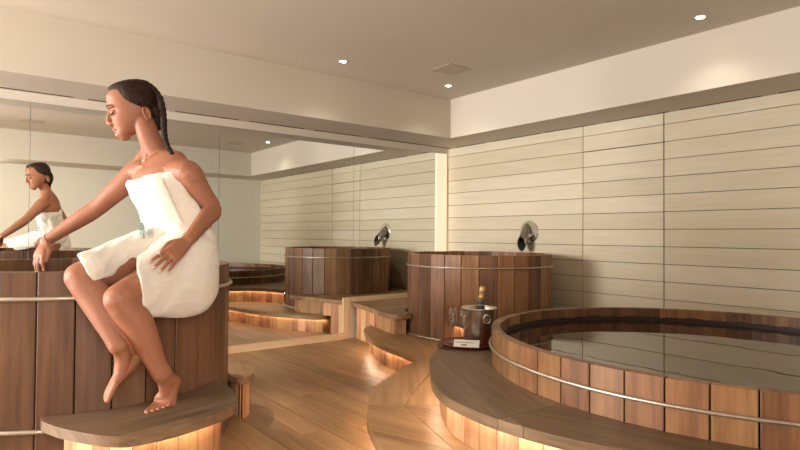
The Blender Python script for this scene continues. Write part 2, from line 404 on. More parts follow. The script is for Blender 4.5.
tub('round_tub', TB, RB, RB, ZLO + 0.001, 0.934, 28, -173.7, 0.042, [(0.826, 0.008), (ZLO + 0.013, 0.010)], 0.80, 'tall wooden round tub with open rim standing in the far corner under the spout', M['cedar'], 0.2)
tub('round_tub', TC, AC, BC, ZUP + 0.001, 0.583, 52, -174.5, 0.05, [(0.487, 0.008)], 0.497, 'wide low wooden tub full of water at the right edge', M['cedar'], 0.012)

# ------------------------------------------------------------------ benches
def circ_arc(c, r, a0, a1, n=20): return [(c[0] + r * math.cos(math.radians(a0 + (a1 - a0) * i / n)), c[1] + r * math.sin(math.radians(a0 + (a1 - a0) * i / n))) for i in range(n + 1)]
def skirt(root, edge, inset, z0, z1, width=0.1, led=True, mat='skirt', side=1, trim=(0, 0), ledname='light_strip'):
    pts = offset_left(edge, inset * side); pts = resample(pts, width)
    mb = MB(); th = 0.018
    for i in range(trim[0], len(pts) - 1 - trim[1]):
        a, b = pts[i], pts[i + 1]; t = (b - a).normalized(); n = V((-t.y, t.x, 0)) * side
        e = t * 0.0015; poly = [a + e, b - e, b - e + n * th, a + e + n * th]
        mb.prism([(p.x, p.y) for p in poly], z0, z1, g=(0, 0, 1))
        poly = [a + n * th * .35, b + n * th * .35, b + n * th * .9, a + n * th * .9]; mb.prism([(p.x, p.y) for p in poly], z0 + 0.001, z1 - 0.001, g=(0, 0, 1), mat=1)
    mb.build('skirt', [M[mat], M['gap']], root)
    if led:
        q = offset_left(edge, (inset - 0.016) * side); q = resample(q, 0.06); q = [V((p.x, p.y, z1 + 0.0004)) for p in q][1:-1]
        mb = MB(); mb.tube(q, 0.0036, 6); mb.build('light_strip', M['led'], root)['label'] = 'glowing warm light strip'
def smooth(pts, sub=6): return catmull(pts, sub)

lowpts = [(3.36, 4.66), (3.22, 4.64), (3.10, 4.53), (3.00, 4.36), (2.87, 4.08), (2.785, 3.80), (2.735, 3.52), (2.71, 3.36), (2.65, 3.22), (2.512, 3.118), (2.286, 2.985), (2.058, 2.835), (1.865, 2.66), (1.731, 2.49), (1.615, 2.331), (1.529, 2.171), (1.471, 2.046), (1.40, 1.86), (1.33, 1.60), (1.31, 1.25), (1.37, 0.85), (1.52, 0.45), (1.75, 0.12), (1.93, YB + .003)]
low = smooth(lowpts)
root = empty('lower_bench', (1.9, 2.6, 0), 'low winding oak bench step with glowing skirt in front of the raised bench', 'bench')
poly = [(p.x, p.y) for p in low] + [(4.68, YB + .003), (4.68, 3.0), (4.68, 4.66)]
cuts = [((1.735, 2.506), (2.024, 2.292), lambda pc: True)]
# radial joints along the curve
cuts += [((1.895, 2.388), (1.676, 1.762), lambda pc: cen(pc)[1] < 2.2), ((1.895, 2.388), (2.450, 2.826), lambda pc: cen(pc)[1] > 2.6),
         ((2.70, 3.35), (3.4, 3.30), lambda pc: cen(pc)[1] > 2.9)]
mb = MB()
for i, pc in enumerate(split_boards(poly, cuts)):
    c0 = cen(pc); g = {0: (0.6, 0.8, 0)}.get(0); g = (0.62, 0.78, 0) if c0[1] > 2.35 else (0.33, -0.94, 0)
    if c0[1] > 3.3: g = (0.35, 0.94, 0)
    mb.prism(pc, ZLO - TH, ZLO, g=g)
mb.build('bench_top', M['oak'], root, bevel=0.0022)
skirt(root, low, 0.055, 0.001, ZLO - TH - 0.0005, 0.1, True)

uppts = [(3.30, 3.57), (3.28, 3.40), (3.18, 3.16), (3.04, 2.99), (2.88, 2.90), (2.70, 2.845), (2.501, 2.752), (2.366, 2.657), (2.163, 2.487), (1.987, 2.284), (1.829, 2.079), (1.73, 1.889), (1.685, 1.70), (1.672, 1.52), (1.69, 1.34), (1.735, 1.16), (1.83, 0.92), (1.99, 0.66), (2.22, 0.38), (2.5, 0.12), (2.75, YB + .003)]
up = smooth(uppts)
root = empty('upper_bench', (2.0, 1.9, ZLO), 'raised grey-brown wooden bench curving round the wide water tub', 'bench')
arc = circ_arc(TB, RB + 0.012, 335, 203, 30)      # round the far tub, back to the start
poly = [(p.x, p.y) for p in up] + [(4.68, YB + .003), (4.68, 3.50)] + [p for p in arc]
cuts = [((2.152, 2.475), (2.281, 2.353), lambda pc: True), ((2.197, 2.43), (1.739, 1.515), lambda pc: cen(pc)[1] < 2.2), ((1.739, 1.515), (2.005, 1.5), lambda pc: cen(pc)[1] < 1.95), ((2.281, 2.353), (1.97, 1.5), lambda pc: 1.6 < cen(pc)[1] < 2.3)]
mb = MB()
# the wide tub stands on the bench; boards follow it
for i, pc in enumerate(split_boards(poly, cuts)):
    c0 = cen(pc); g = (0.45, 0.89, 0) if c0[1] > 1.5 else (0.25, -0.97, 0)
    if c0[1] > 2.4: g = (1, 0.3, 0)
    mb.prism(pc, ZUP - TH, ZUP, g=g)
mb.build('bench_top', M['oak_grey'], root, bevel=0.0022)
skirt(root, up, 0.055, ZLO + 0.001, ZUP - TH - 0.0005, 0.11, True, trim=(1, 0))

root = empty('corner_bench', (3.4, 4.6, 0), 'honey-coloured high bench between the mirror and the far round tub', 'bench')
cb = smooth([(3.312, YM - 0.014), (3.25, 4.78), (3.16, 4.42), (3.105, 4.22), (3.10, 4.10), (3.17, 4.03), (3.27, 4.02)], 5)
arc = circ_arc(TB, RB + 0.012, 163.5, 20, 26)
poly = [(p.x, p.y) for p in cb] + arc + [(4.68, 4.06), (4.68, YM - 0.014)]
mb = MB()
for i, pc in enumerate(split_boards(poly, [((3.0, 4.56), (4.7, 4.66), None), ((3.0, 4.30), (4.7, 4.40), None)])): mb.prism(pc, ZUP - TH, ZUP, g=(1, 0.05, 0))
mb.build('bench_top', M['oak'], root, bevel=0.0022)
mb = MB()
q = resample(offset_left(cb, 0.06)[:-1], 0.115)
for a, b in zip(q, q[1:]):
    t = (b - a).normalized(); n = V((-t.y, t.x, 0)); e = t * 0.0015
    z0 = 0.001 if min(a.y, b.y) > 4.70 else ZLO + 0.001
    mb.prism([(p.x, p.y) for p in (a + e, b - e, b - e + n * .018, a + e + n * .018)], z0, ZUP - TH - .0005, g=(0, 0, 1))
    mb.prism([(p.x, p.y) for p in (a + n * .006, b + n * .006, b + n * .016, a + n * .016)], z0, ZUP - TH - .001, g=(0, 0, 1), mat=1)
mb.build('skirt', [M['skirt'], M['gap']], root)

# step in front of the left tub
sp = [(0.286, 2.79), (0.284, 2.726), (0.304, 2.658), (0.335, 2.580), (0.395, 2.470), (0.465, 2.372), (0.545, 2.325), (0.677, 2.330), (0.809, 2.368), (0.932, 2.425), (1.006, 2.495), (1.045, 2.571), (1.078, 2.717), (1.100, 2.87)]
spc = smooth(sp, 5)
a0 = math.degrees(math.atan2(2.87 - TA[1], 1.10 - TA[0])); a1 = math.degrees(math.atan2(2.79 - TA[1], 0.286 - TA[0]))
arc = circ_arc(TA, RA + 0.006, a0, a1, 24)
root = empty('tub_step', (0.7, 2.5, 0), 'curved wooden step with glowing skirt under the bare feet', 'step')
mb = MB(); mb.prism([(p.x, p.y) for p in spc] + arc, ZST - 0.042, ZST, g=(0.97, 0.2, 0)); mb.build('step_top', M['oak_grey'], root, bevel=0.004)
skirt(root, spc[8:-2], 0.07, 0.001, ZST - 0.0425, 0.095, True)
s2 = smooth([(1.305, 3.36), (1.325, 3.245), (1.37, 3.235), (1.43, 3.285), (1.475, 3.37), (1.505, 3.47), (1.512, 3.56), (1.49, 3.63), (1.43, 3.67), (1.290, 3.70)], 5)
a0 = math.degrees(math.atan2(3.70 - TA[1], 1.29 - TA[0])); a1 = math.degrees(math.atan2(3.36 - TA[1], 1.305 - TA[0]))
root = empty('side_step', (1.42, 3.45, 0), 'small rounded wooden step against the right flank of the left tub', 'step')
mb = MB(); mb.prism([(p.x, p.y) for p in s2] + circ_arc(TA, RA + 0.006, a0, a1, 10), 0.208, 0.25, g=(0.3, 0.95, 0)); mb.build('step_top', M['oak'], root, bevel=0.004)
skirt(root, s2, 0.022, 0.001, 0.2075, 0.052, False, trim=(0, 0))

# ------------------------------------------------------------------ spout
root = empty('water_spout', (XW, 3.835, 1.143), 'stubby steel wall spout above the far round tub', 'spout')
mb = MB(); Mx = Matrix.Rotation(-PI / 2, 3, 'Y')
mb.lathe([(0.0001, 0), (0.118, 0), (0.118, 0.006), (0.112, 0.010), (0.0001, 0.010)], (XW - 0.001, 3.835, 1.143), 48, M4=Mx, smooth=False); mb.build('flange', M['steel'], root)
a = V((XW - 0.012, 3.852, 1.160)); b = V((XW - 0.145, 3.822, 1.018)); ax = (b - a).normalized()
mb = MB(); seg = 32; sd = ax.cross(V((0, 0, 1))).normalized(); un = sd.cross(ax); vs = []
for (r, plane) in ((0.05, a), (0.05, b), (0.044, b), (0.044, a + ax * 0.03)):
    for k in range(seg):
        an = 2 * PI * k / seg; o = (sd * math.cos(an) + un * math.sin(an)) * r
        p = plane + o
        # cut ends parallel to the wall
        p = p + ax * ((plane.x - p.x) / ax.x); vs.append(p)
F = [[i * seg + k, i * seg + (k + 1) % seg, (i + 1) * seg + (k + 1) % seg, (i + 1) * seg + k] for i in range(3) for k in range(seg)] 
mb.solid(vs, F, (0, 0, 1), smooth=False); mb.f += []; n0 = len(mb.f); mb.solid(vs[3 * seg:], [list(range(seg))], (0, 0, 1), mat=1)
for i in range(2 * seg, 3 * seg): mb.m[i] = 1; sp_o = mb.build('tube', [M['steel'], M['black']], root)
for p in sp_o.data.polygons: p.use_smooth = len(p.vertices) == 4
mb = MB(); mb.tube([(XW - .012, 3.79, 1.115), (XW - .06, 3.80, 1.10)], 0.012, 12); mb.tube([(XW - .055, 3.775, 1.115), (XW - .055, 3.80, 1.085)], 0.015, 12); mb.build('bracket', M['chrome'], root)

# ------------------------------------------------------------------ ceiling fittings
def spotlamp(name, loc, target, power, size, blend, col, parent=None, radius=0.04):
    l = bpy.data.lights.new(name, 'SPOT'); l.energy = power; l.spot_size = math.radians(size); l.spot_blend = blend; l.color = col; l.shadow_soft_size = radius
    o = bpy.data.objects.new(name, l); C.objects.link(o); o.location = loc
    o.rotation_euler = (V(target) - V(loc)).to_track_quat('-Z', 'Y').to_euler()
    if parent is not None: o.parent = parent; o.matrix_parent_inverse = Matrix.Translation(-parent.location)
    return o
WARM = (1.0, 0.87, 0.74)
def downlight(x, y, z, label, power=10, size=120, col=WARM, blend=0.9):
    root = empty('ceiling_light', (x, y, z), label, 'ceiling light', 'recessed ceiling spotlights')
    mb = MB(); mb.lathe([(0.029, -0.0005), (0.029, -0.004), (0.040, -0.004), (0.042, -0.0005)], (x, y, z), 32); mb.build('bezel', M['paint'], root)
    mb = MB(); mb.lathe([(0.0001, -0.003), (0.028, -0.003), (0.028, -0.0006), (0.0001, -0.0006)], (x, y, z), 32); mb.build('lens', M['bulb'], root)['label'] = 'glowing lens'
    spotlamp('lamp', (x, y, z - 0.03), (x, y, 0), power, size, blend, col, root, 0.03)
    return root
downlight(2.557, 4.089, ZC, 'glowing recessed ceiling spotlight left of the square air vent')
downlight(3.777, 4.094, ZC, 'glowing recessed ceiling spotlight near the ceiling corner by the vent')
downlight(3.886, 1.745, ZC, 'glowing recessed ceiling spotlight nearest the right edge of the photo')
def vent(x, y, label):
    root = empty('air_vent', (x, y, ZC), label, 'air vent', 'square ceiling air vents')
    mb = MB(); s = 0.13; mb.box((x - s, y - s, ZC - 0.005), (x + s, y + s, ZC - 0.0005)); mb.build('vent_plate', M['vent'], root, bevel=0.002)
    return root
vent(3.42, 3.68, 'square grey ceiling air vent in view beside the corner spotlight')
vent(3.516, 1.31, 'square ceiling air vent seen only in the mirror, right one')
vent(0.75, 1.30, 'square ceiling air vent seen only in the mirror, left one')

# ------------------------------------------------------------------ tray, cooler, bottle, flutes, menu
BX, BY = 2.735, 2.655
root = empty('serving_tray', (2.64, 2.66, ZUP), 'round dark red lacquered tray on the raised bench', 'tray')
mb = MB(); mb.lathe([(0.0001, 0.0015), (0.17, 0.0015), (0.197, 0.012), (0.200, 0.014), (0.196, 0.016), (0.172, 0.0075), (0.0001, 0.0075)], (2.655, 2.665, ZUP), 56); mb.build('tray_plate', M['tray'], root)
mb = MB(); c0 = V((2.665, 2.665, ZUP + 0.017)); hd = (V((2.40, 2.66, 0)) - V((2.645, 2.665, 0))).normalized(); hs_ = V((-hd.y, hd.x, 0))
mb.tube([c0 + hd * .19 + hs_ * .07, c0 + hd * .225 + hs_ * .066 - V((0, 0, .008)), c0 + hd * .245 + hs_ * .04 - V((0, 0, .012)), c0 + hd * .248 - V((0, 0, .012)), c0 + hd * .245 - hs_ * .04 - V((0, 0, .012)), c0 + hd * .225 - hs_ * .066 - V((0, 0, .008)), c0 + hd * .19 - hs_ * .07], 0.004, 8); mb.build('handle', M['black'], root)
ZT = ZUP + 0.0085
root = empty('wine_cooler', (BX, BY, ZT), 'shiny steel champagne cooler bucket standing on the tray', 'cooler')
mb = MB(); mb.lathe([(0.0001, 0), (0.088, 0), (0.092, 0.004), (0.112, 0.208), (0.115, 0.221), (0.120, 0.228), (0.117, 0.232), (0.111, 0.228), (0.108, 0.208), (0.088, 0.008), (0.0001, 0.008)], (BX, BY, ZT), 56); mb.build('bucket', M['chrome'], root)
tocam = V((-BX, -BY, 0)).normalized(); rt = V((CR.x, CR.y, 0)).normalized()
for sg, nm in ((1, 'ring_handle'), (-1, 'ring_handle')):
    dr = (rt * 0.42 + tocam * 0.9) * 1.0 if sg == 1 else (-rt * 0.42 - tocam * 0.9); dr.normalize(); tg = V((-dr.y, dr.x, 0))
    pc = V((BX, BY, ZT + 0.165)) + dr * 0.114; mb = MB()
    mb.tube([pc + tg * (0.026 * math.cos(q)) + V((0, 0, 1)) * (0.026 * math.sin(q)) + dr * 0.003 for q in [2 * PI * i / 24 for i in range(24)]], 0.004, 8, True, up=(0.3, 0.2, 1))
    mb.tube([pc + V((0, 0, .024)) - dr * .006, pc + V((0, 0, .024)) + dr * .006], 0.009, 10); mb.build(nm, M['chrome'], root)
# bottle leaning in the cooler
bt = V((BX, BY, ZT + 0.014)); ba = (rt * 0.085 + V((0, 0, 1)) + tocam * (-0.03)).normalized(); q3 = V((0, 0, 1)).rotation_difference(ba).to_matrix()
o3 = bt - rt * 0.008
root = empty('champagne_bottle', o3, 'dark champagne bottle with gold foil neck in the steel cooler', 'bottle')
mb = MB(); mb.lathe([(0.0001, 0), (0.040, 0), (0.044, 0.006), (0.044, 0.16), (0.038, 0.195), (0.026, 0.225), (0.0185, 0.255), (0.016, 0.28), (0.015, 0.32), (0.0001, 0.32)], o3, 32, M4=q3); mb.build('glass_body', M['bottle'], root)
mb = MB(); mb.lathe([(0.0192, 0.268), (0.0175, 0.292), (0.0165, 0.312), (0.0190, 0.316), (0.0195, 0.332), (0.0185, 0.346), (0.014, 0.355), (0.0001, 0.357)], o3, 24, M4=q3); mb.build('foil_cap', M['foil'], root)
mb = MB(); mb.lathe([(0.0245, 0.231), (0.0215, 0.240), (0.0218, 0.240), (0.0250, 0.231)], o3, 24, M4=q3); mb.build('neck_band', M['label'], root)
def flute(x, y, label, turn):
    root = empty('champagne_flute', (x, y, ZT), label, 'glass', 'champagne flutes')
    mb = MB(); mb.lathe([(0.0001, 0), (0.032, 0), (0.033, 0.0015), (0.012, 0.004), (0.0045, 0.010), (0.0038, 0.03), (0.0040, 0.085), (0.008, 0.098), (0.022, 0.125), (0.028, 0.155), (0.0285, 0.18), (0.0255, 0.228), (0.0246, 0.228), (0.0274, 0.18), (0.027, 0.155), (0.021, 0.127), (0.006, 0.104), (0.0001, 0.102)], (x, y, ZT), 40)
    mb.build('glass_body', M['glass'], root); return root
flute(2.589, 2.748, 'left one of the two empty champagne flutes', 0)
flute(2.585, 2.640, 'right one of the two champagne flutes, closest to the cooler', 1)
# folded white leaflet
a = V((2.47, 2.618, ZT + .008)); b = V((2.571, 2.493, ZT + .008)); e = (b - a).normalized(); n = V((-e.y, e.x, 0)); n = n if n.dot(V((2.7, 2.66, 0)) - a) > 0 else -n
top = lambda p, s, z: p + n * s + V((0, 0, z))
root = empty('folded_leaflet', (a + b) / 2, 'folded white printed leaflet lying at the front of the tray', 'leaflet')
mb = MB(); th = V((0, 0, 0.0012))
def sheet(mb, pts, mat=0):
    nn_ = (pts[1] - pts[0]).cross(pts[3] - pts[0]).normalized() * 0.0012
    mb.solid([*pts, *[p - nn_ for p in pts]], [[0, 1, 2, 3], [7, 6, 5, 4], [0, 4, 5, 1], [1, 5, 6, 2], [2, 6, 7, 3], [3, 7, 4, 0]], (1, 0, 0), mat)
sheet(mb, [a, b, top(b, .05, .036), top(a, .05, .036)]); sheet(mb, [top(a, .05, .036), top(b, .05, .036), top(b, .095, .004), top(a, .095, .004)])
lf = mb.build('paper', M['paper'], root)
nf = (b - a).cross(top(a, .05, .036) - a).normalized(); nf = nf if nf.dot(EYE - a) > 0 else -nf
def on(s, t): return a + (b - a) * s + (top(a, .05, .036) - a) * t + nf * 0.0008
mb = MB(); rr = random.Random(3); s = 0.05
while s < 0.78:
    w = rr.uniform(0.02, 0.05); sheet(mb, [on(s, .56), on(s + w, .56), on(s + w, .70), on(s, .70)]); s += w + 0.015
mb.build('print', M['inkl'], root)
mb = MB()
for s in (0.30, 0.345, 0.39, 0.435, 0.48): sheet(mb, [on(s, .2), on(s + .035, .2), on(s + .035, .36), on(s, .36)])
mb.build('print', M['ink'], root)['label'] = 'bold black line of print'
# ------------------------------------------------------------------ the seated person
class LB:
    """closed lofts that are later fused into one continuous surface"""
    def __init__(s): s.v = []; s.f = []
    def loft(s, secs, sub=4, seg=20, caps=(True, True), power=2.0, fn=None):
        # secs: (P, ra, rb, side)
        P = []; n = len(secs)
        def cr(a, b, c, d, t): return 0.5 * ((2 * b) + (c - a) * t + (2 * a - 5 * b + 4 * c - d) * t * t + (3 * b - a - 3 * c + d) * t ** 3)
        g = lambda k: secs[max(0, min(n - 1, k))]
        for i in range(n - 1):
            for j in range(sub):
                t = j / sub; a, b, c, d = g(i - 1), g(i), g(i + 1), g(i + 2)
                P.append((cr(a[0], b[0], c[0], d[0], t), cr(a[1], b[1], c[1], d[1], t), cr(a[2], b[2], c[2], d[2], t), b[3].lerp(c[3], t)))
        P.append(secs[-1]); m_ = len(P); rings = []
        for i in range(m_):
            a = P[max(0, i - 1)][0]; b = P[min(m_ - 1, i + 1)][0]; tt = (b - a).normalized()
            sd = P[i][3]; sd = (sd - tt * sd.dot(tt)).normalized(); nn_ = tt.cross(sd)
            rings.append((P[i][0], max(1e-4, P[i][1]), max(1e-4, P[i][2]), sd, nn_, tt, i / (m_ - 1)))
        full = []
        if caps[0]:
            c, ra, rb, sd, nn_, tt, u = rings[0]; r = min(ra, rb)
            for q in (0.2, 0.55, 0.85): full.append((c - tt * r * math.sqrt(1 - q * q), ra * q, rb * q, sd, nn_, tt, u))
        full += rings
        if caps[1]:
            c, ra, rb, sd, nn_, tt, u = rings[-1]; r = min(ra, rb)
            for q in (0.85, 0.55, 0.2): full.append((c + tt * r * math.sqrt(1 - q * q), ra * q, rb * q, sd, nn_, tt, u))
        o = len(s.v)
        for c, ra, rb, sd, nn_, tt, u in full:
            for k in range(seg):
                an = 2 * PI * k / seg; ca, sa = math.cos(an), math.sin(an)
                if power != 2.0: ca = math.copysign(abs(ca) ** (2 / power), ca); sa = math.copysign(abs(sa) ** (2 / power), sa)
                ex = fn(u, an, c) if fn else 0
                s.v.append(c + sd * ca * (ra + ex) + nn_ * sa * (rb + ex))
        L = len(full)
        for i in range(L - 1):
            for k in range(seg): s.f.append([o + i * seg + k, o + i * seg + (k + 1) % seg, o + (i + 1) * seg + (k + 1) % seg, o + (i + 1) * seg + k])
        s.f.append([o + k for k in range(seg)][::-1]); s.f.append([o + (L - 1) * seg + k for k in range(seg)])
    def blob(s, c, ax, r, seg=16):
        # ellipsoid: ax = three unit vectors, r = three radii
        o = len(s.v); n = seg // 2
        for i in range(1, n):
            th = PI * i / n
            for k in range(seg):
                ph = 2 * PI * k / seg
                s.v.append(c + ax[0] * r[0] * math.sin(th) * math.cos(ph) + ax[1] * r[1] * math.sin(th) * math.sin(ph) + ax[2] * r[2] * math.cos(th))
        top = len(s.v); s.v.append(c + ax[2] * r[2]); bot = len(s.v); s.v.append(c - ax[2] * r[2])
        for i in range(n - 2):
            for k in range(seg): s.f.append([o + i * seg + k, o + (i + 1) * seg + k, o + (i + 1) * seg + (k + 1) % seg, o + i * seg + (k + 1) % seg])
        for k in range(seg):
            s.f.append([top, o + k, o + (k + 1) % seg]); s.f.append([bot, o + (n - 2) * seg + (k + 1) % seg, o + (n - 2) * seg + k])
    def raw(s, vs, fs):
        o = len(s.v); s.v += vs; s.f += [[i + o for i in f] for f in fs]
    def fuse(s, name, mat, parent, voxel, it=3, fac=0.5, disp=None):
        me = bpy.data.meshes.new(name + '_src'); me.from_pydata([tuple(p) for p in s.v], [], s.f)
        bm = bmesh.new(); bm.from_mesh(me)
        # orient every shell outwards
        bmesh.ops.recalc_face_normals(bm, faces=bm.faces); bm.to_mesh(me); bm.free()
        o = bpy.data.objects.new(name, me); C.objects.link(o)
        r = o.modifiers.new('r', 'REMESH'); r.mode = 'VOXEL'; r.voxel_size = voxel; r.adaptivity = 0
        k = o.modifiers.new('s', 'SMOOTH'); k.iterations = it; k.factor = fac
        dg = bpy.context.evaluated_depsgraph_get(); dg.update(); ev = o.evaluated_get(dg); nm = bpy.data.meshes.new_from_object(ev)
        o.modifiers.clear(); o.data = nm; bpy.data.meshes.remove(me); nm.name = name
        nm.materials.clear(); nm.materials.append(mat)
        if disp:
            nm.update(); ns = [v.normal.copy() for v in nm.vertices]
            for v, n_ in zip(nm.vertices, ns): v.co += n_ * disp(v.co)
        for p in nm.polygons: p.use_smooth = True
        if parent is not None: o.parent = parent
        return o
Rt = V((CR.x, CR.y, 0)).normalized(); Fw = V((CF.x, CF.y, 0)).normalized(); UP = V((0, 0, 1))
def cdir(r, u, f): return (Rt * r + UP * u + Fw * f).normalized()

# --- joints
sideT = (W(193, 165, 2.71) - W(133, 168, 2.86)); sideT.z = 0; sideT.normalize()      # towards her left
frontT = V((sideT.y, -sideT.x, 0)); frontT = frontT if frontT.dot(Fw) < 0 else -frontT
Lsh, Rsh = W(188, 173, 2.69), W(137, 173, 2.85)
Lel, Lwr = W(213, 210, 2.74), W(188, 240, 2.49)
Rel, Rwr = W(97, 208, 2.85), W(46, 241, 2.82)
Rhip, Rkn, Ran = W(163, 252, 2.76), W(81, 277, 2.32), W(119, 346, 2.27)
Lhip, Lkn, Lan = W(194, 256, 2.68), W(120, 299, 2.27), W(162, 374, 2.35)

B = LB()
# torso
tor = [(184, 262, 2.74, .160, .115), (182, 246, 2.74, .168, .115), (175, 226, 2.76, .135, .10), (168, 208, 2.77, .130, .095), (163, 190, 2.78, .148, .105), (162, 176, 2.79, .158, .098), (161, 167, 2.80, .150, .078), (159, 160, 2.81, .100, .062), (157, 152, 2.82, .060, .056)]
B.loft([(W(a, b, d), ra, rb, sideT) for a, b, d, ra, rb in tor], sub=4, seg=28)
# chest fullness
# neck
B.loft([(W(158, 164, 2.81), .090, .064, sideT), (W(156, 154, 2.81), .067, .056, sideT), (W(152.5, 145, 2.80), .056, .053, sideT), (W(148, 134, 2.79), .050, .053, sideT), (W(144, 122, 2.79), .048, .053, sideT)], seg=20)
# neck muscle and collar bones
B.loft([(W(151, 131, 2.765), .012, .012, UP), (W(148, 148, 2.768), .008, .008, UP), (W(145, 163, 2.755), .006, .006, UP)], seg=10)
for e, c in ((Lsh, W(150, 167, 2.73)), (Rsh, W(144, 166, 2.76))):
    B.loft([(c, .009, .009, UP), (c.lerp(e, .5) + frontT * .020 + UP * .010, .010, .010, UP), (c.lerp(e, .9) + UP * .02, .012, .012, UP)], seg=10)
for a_, b_, c_ in ((W(156, 146, 2.83), W(174, 160, 2.80), Lsh), (W(151, 148, 2.84), W(143, 161, 2.85), Rsh)):
    B.loft([(a_, .040, .036, UP), (b_, .042, .040, UP), (c_ + UP * .006, .048, .048, UP)], seg=14)
# arms
def arm(sh, el, wr, inn):
    s = sideT
    B.loft([(sh.lerp(inn, .55), .062, .064, UP), (sh, .061, .062, UP), (sh.lerp(el, .3), .056, .058, UP), (sh.lerp(el, .65), .048, .050, UP), (el, .043, .043, UP), (el.lerp(wr, .25), .043, .042, UP), (el.lerp(wr, .6), .035, .035, UP), (wr, .026, .031, UP)], seg=18)
arm(Lsh, Lel, Lwr, W(162, 172, 2.79)); arm(Rsh, Rel, Rwr, W(162, 172, 2.79))
# legs
def leg(hip, kn, an, calfdir, inn):
    B.loft([(hip.lerp(inn, .5) , .09, .09, UP), (hip.lerp(kn, .1), .088, .086, UP), (hip.lerp(kn, .45), .078, .074, UP), (hip.lerp(kn, .82), .068, .066, UP), (kn, .063, .063, UP)], seg=22)
    B.loft([(kn, .062, .062, sideT), (kn.lerp(an, .12), .059, .060, sideT), (kn.lerp(an, .32) + calfdir * .014, .063, .064, sideT), (kn.lerp(an, .6) + calfdir * .008, .052, .053, sideT), (kn.lerp(an, .85), .039, .041, sideT), (an, .037, .041, sideT)], seg=22)
leg(Rhip, Rkn, Ran, cdir(.3, 0, 1), W(180, 256, 2.74)); leg(Lhip, Lkn, Lan, cdir(.5, 0, 1), W(180, 256, 2.74))
# feet
def foot(an, heel, ball, toe, sd, w=1.0):
    ax = (ball - heel).normalized(); nrm = ax.cross(sd).normalized()
    if nrm.dot(an - heel.lerp(ball, .3)) < 0: nrm = -nrm
    B.loft([(heel + nrm * .004, .026, .026, sd), (heel.lerp(ball, .3) + nrm * .008, .031, .034, sd), (heel.lerp(ball, .65) + nrm * .006, .037 * w, .027, sd), (ball, .043 * w, .015, sd), (ball + (toe - ball) * .22, .042 * w, .012, sd)], seg=22)
    B.loft([(an, .031, .034, sd), (an.lerp(heel.lerp(ball, .5), .5), .031, .031, sd), (heel.lerp(ball, .72) + nrm * .010, .028, .018, sd)], seg=20)
    B.loft([(an, .030, .030, sd), (heel + nrm * .012, .027, .028, sd)], seg=16)
    B.blob(an + sd * .030, (sd, ax, nrm), (.010, .012, .012)); B.blob(an - sd * .030, (sd, ax, nrm), (.010, .012, .012))
    td = (toe - ball); L = td.length; td = td.normalized(); out = []
    for k, (off, ln, r) in enumerate(((.031, 1.0, .0125), (.0125, .98, .0095), (-.003, .88, .0088), (-.0175, .76, .0083), (-.030, .62, .0080))):
        p0 = ball + sd * off * w - td * .006 + nrm * (.001 if k else 0.002); tip = p0 + td * (L * ln) - nrm * .003
        mid = p0.lerp(tip, .5) + nrm * (.004 if k else .001)
        B.loft([(p0, r, r * .95, sd), (mid, r * .86, r * .86, sd), (tip, r, r * .8, sd)], seg=12, sub=3); out.append((tip, td, nrm, r))
    return out
rs = cdir(.80, .30, -.50)
rt_t = foot(Ran, W(140, 354, 2.36), W(112.5, 386, 2.25), W(103.5, 403, 2.22), rs, .76)
lt_t = foot(Lan, W(175, 383, 2.43), W(164, 403, 2.385), W(155, 411, 2.32), cdir(-.93, -.12, -.25), 1.12)
# hands
def hand(wr, kn, sd, up, curls, spread, thumb, scale=1.0):
    """wr wrist, kn knuckle centre, sd towards the thumb, up = back of the hand"""
    D = (kn - wr).normalized(); sd = (sd - D * sd.dot(D)).normalized(); up = up - D * up.dot(D); up = (up - sd * up.dot(sd)).normalized()
    L = (kn - wr).length
    B.loft([(wr, .027, .020, sd), (wr + D * L * .3, .032, .017, sd), (wr + D * L * .7 + up * .002, .038, .0145, sd), (kn, .039, .012, sd)], seg=18)
    tips = []
    for k, ((off, ln), cu) in enumerate(zip(((.029, .072), (.010, .080), (-.009, .074), (-.027, .058)), curls)):
        ln *= scale; p = kn + sd * off - D * .012; d = (D + sd * off * spread).normalized(); r = (.0088, .0088, .0084, .0074)[k]
        secs = [(p, r * 1.15, r * 1.1, sd)]; a = 0
        for seg_l, c in zip((.50, .30, .22), cu):
            a += c; dd = (d * math.cos(a) - up * math.sin(a)); p = p + dd * (ln * seg_l + (.012 if seg_l == .5 else 0)); secs.append((p, r * (1 - .09 * len(secs)), r * (1 - .10 * len(secs)), sd))
        B.loft(secs, seg=12, sub=3); tips.append((p, dd, up * math.cos(a) + d * math.sin(a), r))
    p = wr + D * L * .28 + sd * .022; t0 = (D * thumb[0] + sd * thumb[1] - up * thumb[2]).normalized(); t1 = (D * thumb[3] + sd * thumb[4] - up * thumb[5]).normalized()
    q = p + t0 * .042; q2 = q + t1 * .030; q3 = q2 + t1 * .024
    B.loft([(p, .015, .013, up), (q, .0115, .011, up), (q2, .0100, .0092, up), (q3, .0082, .0076, up)], seg=12, sub=3)
    return tips
# her left hand resting on the towel over the thigh
lh = hand(Lwr, W(171, 256, 2.385), cdir(-.68, .70, -.1), cdir(.25, .50, -.83), [(.02, .12, .12), (.03, .15, .15), (.05, .18, .16), (.08, .2, .18)], 5.0, (.75, .5, .25, .98, .0, .1), 1.12)
# her right hand hanging over the tub
rh = hand(Rwr, W(38.5, 256, 2.77), cdir(.85, -.05, -.5), cdir(-.55, .25, -.8), [(.25, .35, .2), (.15, .25, .2), (.2, .3, .2), (.3, .35, .25)], 2.0, (.8, .45, .3, .95, -.05, .2))

